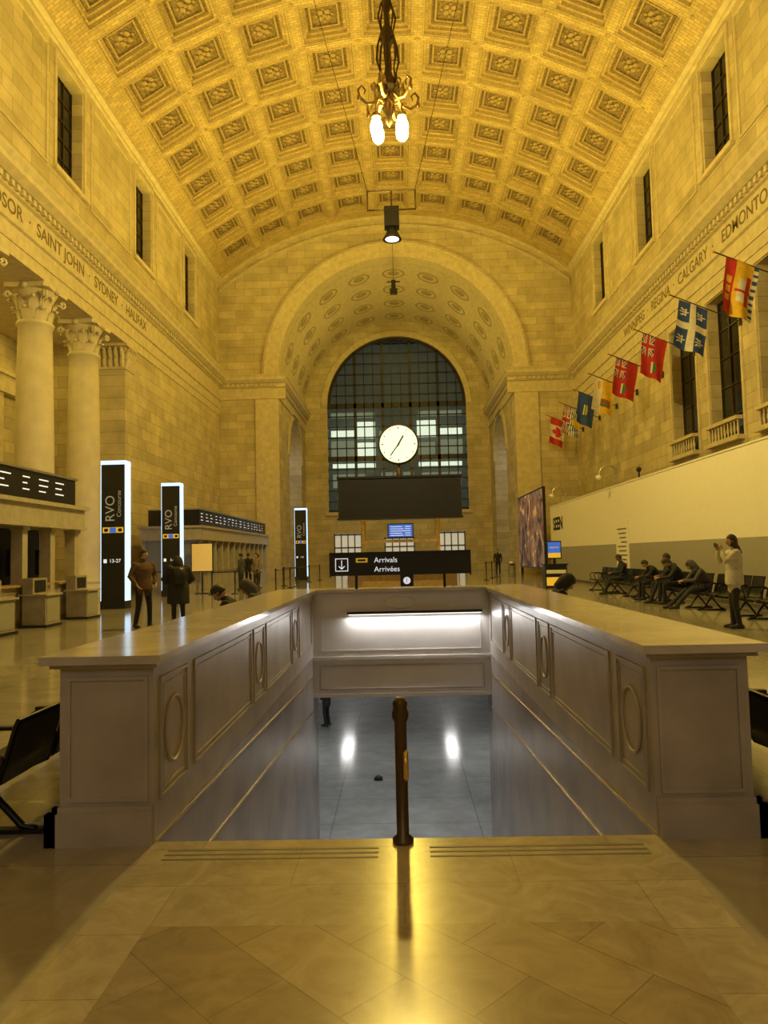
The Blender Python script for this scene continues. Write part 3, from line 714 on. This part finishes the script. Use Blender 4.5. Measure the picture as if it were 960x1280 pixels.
# ------------------------------------------------------------------ ticket counters
e_scr=EM('counter_screen',(.16,.15,.12),.15)
def counter(y0,y1,name,kiosks=()):
    e=empty(name,(-9,(y0+y1)/2,0)); L=(y1-y0)/2; mb=MB()
    mb.box(-2.6,0,-L,L,0,.95,0)
    mb.box(-2.7,.12,-L-.12,L+.12,2.45,2.95,0); mb.box(-2.8,.22,-L-.22,L+.22,2.95,3.05,0); mb.box(-2.75,.17,-L-.17,L+.17,2.4,2.47,0)
    mb.box(-2.2,-.9,-L+.4,L-.4,.95,2.45,1)
    n=max(3,int(2*L/1.3))
    for i in range(n+1):
        y=-L+.12+(2*L-.24)*i/n; mb.box(-.28,0,y-.12,y+.12,.95,2.45,0); mb.box(-.3,.04,y-.15,y+.15,2.3,2.42,0)
        if i<n:
            yy=y+(2*L-.24)/n/2; mb.box(-.6,-.5,yy-.42,yy+.42,1.2,1.85,1); mb.box(-.5,.12,y+.12,y+(2*L-.24)/n-.12,.95,1.0,3)
            mb.box(-.49,-.485,yy-.36,yy+.36,1.3,1.8,4 if i%3 else 5)
            frame(mb,'y',0,1,yy-.45,yy+.45,.15,.85,.05,.02,0)
    for i in range(3):
        x=-.12-i*1.2; mb.box(x-.14,x+.02,-L,-L+.25,.95,2.45,0)
    mb.box(-2.5,-.2,-L+.1,-L+.14,1.0,2.4,4)
    mb.box(-2.4,-.05,-L+.1,L-.1,3.05,3.8,2); mb.box(-2.45,0,-L+.05,L-.05,3.78,3.84,6)
    y=-L+.3
    while y<L-.6:
        for z in(3.6,3.45,3.3): 
            w=random.uniform(.15,.5); mb.box(-.05,-.045,y,y+w,z,z+.03,7)
        y+=random.uniform(.75,1.1)
    mb.obj('counter_structure',[m_ctr,m_blkm,m_blk,m_wood,e_scr,e_yel,m_sil,e_txt],e)
    for ky in kiosks:
        mb=MB(); mb.box(.1,.75,ky-.38,ky+.38,0,.06,0); mb.box(.15,.7,ky-.34,ky+.34,.06,.75,1); mb.box(.15,.4,ky-.34,ky+.34,.75,1.15,1); mb.box(.1,.76,ky-.4,ky+.4,.74,.78,2); mb.box(.4,.41,ky-.26,ky+.26,.82,1.1,0); mb.box(.7,.71,ky-.28,ky+.28,.12,.68,3)
        mb.obj('service_desk',[m_blk,m_kio,m_ctr,m_gr],e)
    return e
counter(10,19.8,'ticket_counter',(2.0,4.2,0.0))
counter(32,48,'ticket_counter')
mb=MB(); mb.box(-.45,.45,-.03,.03,1.0,2.2,0); mb.box(-.49,.49,-.02,.04,.96,2.24,1); mb.box(-.03,.03,-.02,.04,0,1,1); mb.box(-.3,.3,-.15,.15,0,.03,1)
mb.obj('illuminated_notice_stand',[EM('notice_glow',(.70,.46,.10),.4),m_blk],loc=(-8.75,31.4,0))
def barrier(x0,y0,x1,y1,n):
    mb=MB(); prev=None
    for i in range(n):
        x=x0+(x1-x0)*i/(n-1); y=y0+(y1-y0)*i/(n-1)
        mb.lathe([(.17,0),(.17,.02),(.03,.05),(.03,.93),(.045,.94),(.045,1.0),(.03,1.02)],(x,y,0),12,0)
        if prev: mb.tube([(prev[0],prev[1],.95),(x,y,.95)],.02,4,0)
        prev=(x,y)
    mb.obj('queue_barrier',[m_blk])
barrier(-8.0,30.2,-6.2,30.9,3); barrier(-6.2,38,-5.2,46,4); barrier(-5.6,32,-5.4,37,4); barrier(4.8,40,6.2,46,3)
# ------------------------------------------------------------------ information booth with clock
bo=empty('information_booth',(0,25,0)); mb=MB()
mb.lathe([(2.0,0),(2.0,.15),(1.9,.2),(1.9,.95),(2.05,1.0),(2.05,1.08),(1.7,1.08)],(0.1,0,0),8,0,sm=False)
for x in(-1.25,1.35):
    mb.lathe([(.13,1.0),(.13,1.1),(.08,1.2),(.08,2.75),(.12,2.8)],(x,0,0),16,1)
mb.box(-2.1,2.2,-.3,.3,2.82,4.2,2); mb.box(-2.14,2.24,-.34,.34,4.2,4.27,3); mb.box(-2.14,2.24,-.34,.34,2.76,2.82,3); mb.box(-2.05,2.15,-.31,-.3,2.88,4.14,3)
mb.box(-.4,.5,-.35,-.28,2.1,2.6,3); mb.box(-.36,.46,-.36,-.35,2.14,2.56,4)
for i in range(5): mb.box(-.3,.1+.05*(i%3),-.365,-.36,2.48-i*.075,2.495-i*.075,5); mb.box(.2,.4,-.365,-.36,2.48-i*.075,2.495-i*.075,5)
mb.box(-1.25,1.35,-.06,.06,1.95,2.05,1)
mb.obj('booth',[m_wood,m_brass,m_blkm,m_blk,e_blue,e_txt],bo)
ck=empty('station_clock',(0.05,25,0)); mb=MB(); T=Matrix.Rotation(pi/2,3,'X')
mb.lathe([(.1,4.27),(.1,4.4),(.05,4.5),(.05,4.8)],(0,0,0),12,0)
mb.lathe([(.66,-.16),(.72,-.14),(.72,.14),(.66,.16)],(0,0,5.4),48,0,T=T)
mb.lathe([(.66,-.165),(.02,-.17)],(0,0,5.4),48,1,T=T); mb.lathe([(.02,.17),(.66,.165)],(0,0,5.4),48,1,T=T)
for sgn in(-1,1):
    yy=sgn*.175
    for k in range(12):
        a=k*pi/6; Tm=Matrix.Translation((0,yy,5.4))@Matrix.Rotation(a,4,'Y'); w=.012 if k%3 else .02
        mb.box(-w,w,-.004,.004,.54,.6,2,T=Tm)
    for a,l,w in((216,.5,.018),(30,.34,.028)):
        Tm=Matrix.Translation((0,yy*1.04,5.4))@Matrix.Rotation(math.radians(a)*(1 if sgn<0 else -1),4,'Y')
        mb.box(-w,w,-.004,.004,-.1,l,2,T=Tm)
mb.ell((0,-.18,5.4),(.04,.02,.04),2,seg=10,rg=6)
mb.obj('clock',[m_obr,e_clock,m_blkm],ck)
# arrivals sign
sg_=empty('arrivals_sign',(0.01,11.05,0)); mb=MB()
mb.box(-1.07,1.07,-.05,.05,1.2,1.53,0); mb.box(-1.09,1.09,-.06,.06,1.53,1.56,1); mb.box(-.7,-.66,-.02,.02,1.0,1.2,1); mb.box(.66,.7,-.02,.02,1.0,1.2,1)
mb.box(-1.09,-1.07,-.06,.06,1.18,1.56,1); mb.box(1.07,1.09,-.06,.06,1.18,1.56,1)
frame(mb,'x',-.05,-1,-1.0,-.8,1.27,1.47,.012,.004,2)
mb.box(-.906,-.894,-.055,-.05,1.31,1.44,2)
for s in(-1,1): mb.tube([(-.9,-.053,1.305),(-.9+s*.045,-.053,1.35)],.007,4,2)
mb.box(-.68,-.5,-.054,-.05,1.40,1.47,3); mb.box(-.65,-.53,-.056,-.054,1.42,1.45,0)
mb.box(-.0,.2,-.055,-.05,1.02,1.2,1)
mb.lathe([(.055,0),(.055,.012)],(.1,-.055,1.11),20,2,T=T)
so=mb.obj('sign_box',[m_blkm,m_blk,e_txt,EM('logo_patch',(.7,.45,.03),.35)],sg_)
text('Arrivals',.115,(-.40,-.056,1.43),RF,e_txt,sg_,'line_1','LEFT',.002); text('Arrivées',.115,(-.40,-.056,1.29),RF,e_txt,sg_,'line_2','LEFT',.002)
text('1',.1,(.1,-.07,1.11),RF,m_blkm,sg_,'track',ext=.002)
# ------------------------------------------------------------------ people
SK=(.45,.27,.18)
def mats_for(top,pants,skin=SK,hair=(.02,.015,.01),shoe=(.02,.02,.02)):
    return [M('cloth_top',top,.85,ns=12,na=.15,bump=.3),M('cloth_trousers',pants,.85,ns=14,na=.15),M('skin',skin,.55,na=.05),M('hair',hair,.6,na=.3,ns=60),M('shoe',shoe,.5),M('eye',(.02,.015,.01),.2),M('lip',[skin[0]*.8,skin[1]*.5,skin[2]*.5],.5)]
def V3(*a): return Vector(a)
STAND=dict(pel=(0,0,.96),waist=(0,0,1.1),chest=(0,.0,1.32),neck=(0,-.01,1.49),head=(0,.02,1.64),
 hl=(-.09,0,.92),kl=(-.1,.03,.5),al=(-.11,-.02,.09),hr=(.09,0,.92),kr=(.1,.03,.5),ar=(.11,-.02,.09),
 sl=(-.19,-.01,1.42),el=(-.25,-.04,1.14),wl=(-.24,.08,.9),sr=(.19,-.01,1.42),er=(.25,-.04,1.14),wr=(.24,.08,.9),hp=0,hy=0,toe=(0,.16),curl=.5)
SIT=dict(pel=(0,-.05,.54),waist=(0,-.08,.68),chest=(0,-.06,.9),neck=(0,-.0,1.08),head=(0,.06,1.2),
 hl=(-.09,-.02,.53),kl=(-.12,.42,.52),al=(-.12,.42,.09),hr=(.09,-.02,.53),kr=(.12,.42,.52),ar=(.12,.46,.09),
 sl=(-.19,-.04,1.0),el=(-.22,.06,.74),wl=(-.08,.3,.72),sr=(.19,-.04,1.0),er=(.22,.06,.74),wr=(.08,.3,.72),hp=-.4,hy=0,toe=(0,.16),curl=.9)
LOWSIT=dict(SIT); LOWSIT.update(pel=(0,-.05,.45),waist=(0,-.07,.6),chest=(0,.0,.80),hl=(-.09,-.02,.44),hr=(.09,-.02,.44),kl=(-.12,.4,.48),kr=(.12,.4,.48),al=(-.12,.44,.09),ar=(.12,.46,.09),
 neck=(0,.1,.95),head=(0,.19,1.03),hp=-.85,sl=(-.19,.05,.89),sr=(.19,.05,.89),el=(-.23,.16,.66),er=(.23,.16,.66),wl=(-.08,.36,.7),wr=(.08,.36,.7))
def hand(mb,w,d,n,side,curl,m):
    d=d.normalized(); n=(n-d*n.dot(d)).normalized(); c=d.cross(n).normalized()*side
    for k,t in enumerate((-.028,-.01,.01,.028)):
        mb.tube([w-d*.01+c*t*.6,w+d*.05+c*t,w+d*.085+c*t],[.017,.016,.013],8,m,round_=True)
        L=(.062,.074,.07,.055)[k]; p=w+d*.085+c*t; a=0; pts=[p]
        for f in(.45,.32,.23):
            a+=curl*.8; p=p+(d*math.cos(a)+n*math.sin(a))*L*f; pts.append(p)
        mb.tube(pts,[.0095,.009,.0082,.007],6,m,round_=True)
    p=w+d*.02-c*.026; q=(d*.6-c*.75+n*.3).normalized(); mb.tube([p,p+q*.035,p+q*.04+d*.028+n*.01],[.013,.011,.008],6,m,round_=True)
def person(name,loc,rz,J0,cols,over={},h=1.0,hair='short',coat=.08,phone=False,bulk=1.0,z=0,backpack=False):
    J=dict(J0); J.update(over); g={k:(Vector(v) if hasattr(v,'__len__') and len(v)==3 else v) for k,v in J.items()}
    sit=J0 is not STAND
    mb=MB(); b=bulk
    pel,wa,ch_,nk,hd=g['pel'],g['waist'],g['chest'],g['neck'],g['head']
    dn=(pel-wa).normalized(); shc=(g['sl']+g['sr'])/2
    if sit: hem=pel+V3(0,-.02,-.06)
    else: hem=pel+dn*coat
    mb.loft([(hem,.175*b,.125*b),(pel,.17*b,.125*b),(wa,.15*b,.11*b),(ch_,.185*b,.125*b),(shc,.17*b,.10*b),(shc.lerp(nk,.6),.085,.07),(nk,.058,.058),(nk.lerp(hd,.6),.052,.055)],0)
    seg=[(hem,pel,.14*b,0),(pel,wa,.13*b,0),(wa,ch_,.14*b,0),(ch_,shc,.13*b,0),(shc,nk,.05,0),(nk+V3(0,0,.03),hd,.055,2),(g['sl'],g['sr'],.08,0)]
    for s in'lr':
        hp_,kn,an=g['h'+s],g['k'+s],g['a'+s]
        mb.tube([hp_,hp_.lerp(kn,.4),kn,kn.lerp(an,.4),an],[.092,.083,.062,.056,.05],12,0,round_=True)
        tx,ty=g['toe']
        to=an+V3(tx,ty,-.045); he=an+V3(0,-.05,-.04)
        mb.tube([he,an+V3(0,.03,-.035),to],[.044,.048,.036],10,0,round_=True)
        seg+=[(hp_,kn,.08,1),(kn,an,.055,1),(he,to,.05,4)]
        sh,el,wr=g['s'+s],g['e'+s],g['w'+s]
        mb.tube([sh,sh.lerp(el,.5),el,el.lerp(wr,.5),wr],[.066*b,.056*b,.05*b,.045*b,.036],12,0,round_=True)
        seg+=[(sh,el,.06,0),(el,wr,.05,0)]
    me=mb.mesh('tmp',[]); o=D.objects.new('tmp',me); COL.objects.link(o)
    r=o.modifiers.new('r','REMESH'); r.mode='VOXEL'; r.voxel_size=.017
    sm=o.modifiers.new('s','SMOOTH'); sm.iterations=3; sm.factor=.5
    dg=bpy.context.evaluated_depsgraph_get(); m2=D.meshes.new_from_object(o.evaluated_get(dg)); D.objects.remove(o)
    out=MB(); out.v=[tuple(v.co) for v in m2.vertices]
    for p in m2.polygons:
        c=p.center; best=9;bm2=0
        for a,q_,r_,mm in seg:
            ab=q_-a; t=max(0,min(1,(c-a).dot(ab)/max(1e-6,ab.length_squared))); d=(c-(a+ab*t)).length-r_
            if d<best: best=d;bm2=mm
        out.f.append(list(p.vertices)); out.m.append(bm2); out.s.append(True)
    T=(Matrix.Rotation(g['hy'],3,'Z')@Matrix.Rotation(g['hp'],3,'X'))
    sgn,rg=28,22; vs=[]
    def hp(x,y,z_,k=1.0):
        X,Y,Z=x*.074*k,y*.093*k,z_*.115*k
        if z_<0: X*=1-.32*z_*z_; Y*=(1-.10*z_*z_)
        if y>0:
            Y+=.022*math.exp(-((X/.012)**2+((Z+.012)/.022)**2))-.008*math.exp(-(((abs(X)-.03)/.014)**2+((Z-.012)/.012)**2))+.006*math.exp(-((X/.025)**2+((Z+.055)/.01)**2))+.008*math.exp(-((X/.025)**2+((Z+.095)/.018)**2))
        return V3(X,Y,Z)
    fc=[]
    for i in range(rg+1):
        t=pi*i/rg
        for k in range(sgn):
            a=2*pi*k/sgn; x,y,zz=math.sin(t)*math.cos(a),math.sin(t)*math.sin(a),math.cos(t); vs.append(hd+T@hp(x,y,zz)); 
    for i in range(rg):
        for k in range(sgn):
            k2=(k+1)%sgn; fc.append((i*sgn+k,i*sgn+k2,(i+1)*sgn+k2,(i+1)*sgn+k))
    out.add(vs,fc,2,True)
    vs=[]
    for i in range(rg+1):
        t=pi*i/rg
        for k in range(sgn):
            a=2*pi*k/sgn; x,y,zz=math.sin(t)*math.cos(a),math.sin(t)*math.sin(a),math.cos(t)
            kk=1.12+.03*math.sin(9*a+5*t)
            lim=.45-.1*abs(x)*2 if y>.35 else (-.35 if hair=='short' else -1)
            if zz<lim: kk=.9
            p=V3(x*.074,y*.093-.004,max(zz,-.75 if hair!='short' else -.45)*.115)*kk; vs.append(hd+T@p)
    out.add(vs,fc,3,True)
    if hair=='long':
        out.loft([(hd+T@V3(0,-.03,.03),.088,.08),(hd+T@V3(0,-.045,-.08),.095,.07),(nk+V3(0,-.06,0),.11,.06),(ch_.lerp(nk,.5)+V3(0,-.12,0),.09,.035)],3,16)
    if hair=='hood':
        out.loft([(hd+T@V3(0,-.02,.12),.05,.05),(hd+T@V3(0,-.03,.06),.105,.105),(hd+T@V3(0,-.04,-.03),.12,.11),(nk+V3(0,-.03,.02),.13,.1),(nk+V3(0,-.02,-.05),.14,.1)],0,18)
    for s in(-1,1):
        out.ell(hd+T@V3(s*.029,.078,.012),(.011,.009,.008),5,seg=8,rg=6); out.ell(hd+T@V3(s*.074,-.004,-.005),(.010,.02,.03),2,seg=8,rg=6)
    out.ell(hd+T@V3(0,.086,-.055),(.022,.008,.006),6,seg=8,rg=6)
    for s,sd in(('l',-1),('r',1)):
        d=(g['w'+s]-g['e'+s]); n=V3(-sd*.8,.5,.1) if (not sit) and not phone else V3(0,.3,-1)
        if phone: n=V3(-sd*.6,.3,.7); d=V3(-sd*.35,.5,.8) if sd>0 else d
        hand(out,g['w'+s],d,n,sd,g['curl'],2)
    mm=list(cols)+[m_blk]
    if phone:
        c=(g['wr']+g['wl'])/2+V3(0,.09,.09); out.box(c.x-.075,c.x+.075,c.y-.005,c.y+.005,c.z-.04,c.z+.04,7)
    if backpack:
        c=ch_; out.loft([(c+V3(0,-.2,-.24),.14,.07),(c+V3(0,-.22,-.1),.16,.09),(c+V3(0,-.2,.08),.14,.08),(c+V3(0,-.17,.13),.08,.04)],7)
    return out.obj(name,mm,None,(loc[0],loc[1],z),rz,recalc=False) if h==1 else place(out.mesh(name,mm,False),name,None,(loc[0],loc[1],z),rz,h)
blackc=mats_for((.018,.018,.02),(.015,.015,.02)); brown=mats_for((.10,.055,.03),(.015,.015,.018),hair=(.03,.02,.012))
white=mats_for((.50,.48,.43),(.02,.02,.025)); grey=mats_for((.07,.07,.08),(.03,.03,.04)); tan=mats_for((.25,.19,.12),(.04,.04,.05))
navy=mats_for((.02,.025,.05),(.02,.02,.03),skin=(.2,.11,.07))
person('standing_man',(-5.75,15.9),-pi/2-.75,STAND,brown,dict(el=(-.31,-.06,1.16),wl=(-.22,.12,.98),er=(.31,-.02,1.16),wr=(.22,.12,.97),kl=(-.12,.05,.5),al=(-.15,.0,.09),kr=(.12,-.0,.5),ar=(.15,-.08,.09),hy=.5),1.0,coat=.12,bulk=1.18)
person('woman_in_black_coat',(-4.9,15.7),pi/2-1.1,STAND,blackc,dict(neck=(0,.05,1.46),head=(0,.1,1.58),chest=(0,.02,1.3),hp=-.35,el=(-.33,.0,1.16),wl=(-.2,.22,1.04),er=(.33,.0,1.16),wr=(.2,.24,1.02)),.93,hair='hood',coat=.38,bulk=1.5,backpack=True)
person('woman_taking_photo',(6.2,13.4),pi/2-.15,STAND,white,dict(el=(-.20,.20,1.26),wl=(-.09,.22,1.48),er=(.20,.20,1.26),wr=(.08,.23,1.48),kl=(-.09,.03,.5),ar=(.1,.02,.09)),.99,hair='long',coat=.14,bulk=1.25,phone=True)
person('seated_traveller',(-2.33,9.9),pi/2,LOWSIT,blackc)
person('seated_traveller',(-2.33,11.65),pi/2,LOWSIT,grey,hair='hood')
person('seated_traveller',(2.36,10.9),-pi/2,LOWSIT,blackc,hair='hood')
lean=dict(chest=(0,.06,.86),neck=(0,.22,1.0),head=(0,.3,1.08),hp=-.7,sl=(-.19,.12,.95),sr=(.19,.12,.95),el=(-.24,.3,.72),er=(.24,.3,.72),wl=(-.06,.5,.7),wr=(.06,.5,.7))
person('seated_traveller',(7.55,24.6),pi/2,SIT,navy,dict(kl=(-.12,.4,.52),al=(-.14,.62,.09),ar=(.12,.5,.09)),1.03)
person('seated_traveller',(7.55,21.3),pi/2,SIT,blackc,lean,1.0)
person('seated_traveller',(7.55,20.2),pi/2+.1,SIT,navy,dict(al=(-.14,.62,.09)),1.05,bulk=1.1)
person('seated_traveller',(7.55,19.6),pi/2,SIT,blackc,lean,1.04,bulk=1.1)
person('seated_traveller',(7.55,18.0),pi/2,SIT,grey,dict(lean,al=(-.15,.75,.09),ar=(.15,.8,.09),kl=(-.14,.42,.45),kr=(.14,.42,.45)),1.0,hair='hood')
for (x,y,a,c,hh) in((-7.6,34,1.2,grey,1.0),(-7.1,35.5,-1.0,white,.97),(-6.7,33.2,2.5,tan,1.0),(-7.9,37,0,blackc,1.02),(6.6,48.3,3.0,blackc,1.0),(-4.2,58,2,tan,1)):
    person('distant_traveller',(x,y),a,STAND,c,{},hh)
person('commuter_on_lower_level',(-2.5,23.5),1.2,STAND,blackc,{},1.0,z=-4.0,coat=.3)
# ------------------------------------------------------------------ lights
def area(name,loc,rot,sx,sy,p,col,spread=None):
    l=D.lights.new(name,'AREA'); l.shape='RECTANGLE'; l.size=sx; l.size_y=sy; l.energy=p; l.color=col
    if spread: l.spread=spread
    o=D.objects.new(name,l); COL.objects.link(o); o.location=loc; o.rotation_euler=rot; return o
def point(name,loc,p,col,r=.15):
    l=D.lights.new(name,'POINT'); l.energy=p; l.color=col; l.shadow_soft_size=r
    o=D.objects.new(name,l); COL.objects.link(o); o.location=loc; return o
YEL=(1,.70,.10)
point('chandelier_light',(0,18,12.1),4300,(1,.72,.16),.2)
for sg in(-1,1):
    for (y,L) in((-2,34),(31,30)):
        area('cornice_uplight',(sg*12.3,y,15.35),(pi,-sg*.75,0),.3,L,1450,YEL,2.4)
area('vestibule_light',(0,58,14.0),(pi,0,0),6,6,230,YEL)
area('vestibule_downlight',(0,58,22.5),(0,0,0),4,6,300,YEL)
for y,p in((34,1500),(43,1100)): point('hall_fill',(0,y,15.5),p,YEL,.5)  # unseen point lights added to brighten the far lower walls, no fixture there
for s in(-1,1): area('side_room_light',(s*12,60,12),(0,0,0),2,6,120,(.7,.85,1))
area('aisle_light',(-16,20,11.8),(0,0,0),2,24,330,YEL)
area('rear_neutral_fill',(0,-14,11),(math.radians(68),0,0),9,6,300,(1,.93,.82))  # added neutral fill behind the camera for the parapet fronts, no window there
area('stair_strip_light',(.2,SY1-.07,.61),(-.35,0,0),2.0,.05,20,(1,.98,.94))
for (x,y) in((0,14.5),(-3,20),(3,20)): area('lower_level_light',(x,y,-.62),(0,0,0),.9,.9,75,(1,.98,.93))
for x in(-2.6,2.2): area('lower_level_light',(x,33.5,-.62),(0,0,0),.5,3,50,(1,.98,.93))
w=D.worlds.new('World'); SC.world=w; w.use_nodes=True; w.node_tree.nodes['Background'].inputs[0].default_value=(.02,.025,.04,1); w.node_tree.nodes['Background'].inputs[1].default_value=.3
# ------------------------------------------------------------------ camera
cam=D.cameras.new('camera'); co=D.objects.new('camera',cam); COL.objects.link(co); SC.camera=co
cam.sensor_fit='VERTICAL'; cam.sensor_height=36; cam.lens=36*890/1280; cam.clip_end=300
co.matrix_world=Matrix.Translation((0.015,0,1.5))@Matrix.Rotation(math.radians(1.217),4,'Z')@Matrix.Rotation(math.radians(93.5),4,'X')@Matrix.Rotation(math.radians(-1.3),4,'Z')
SC.view_settings.view_transform='Standard'
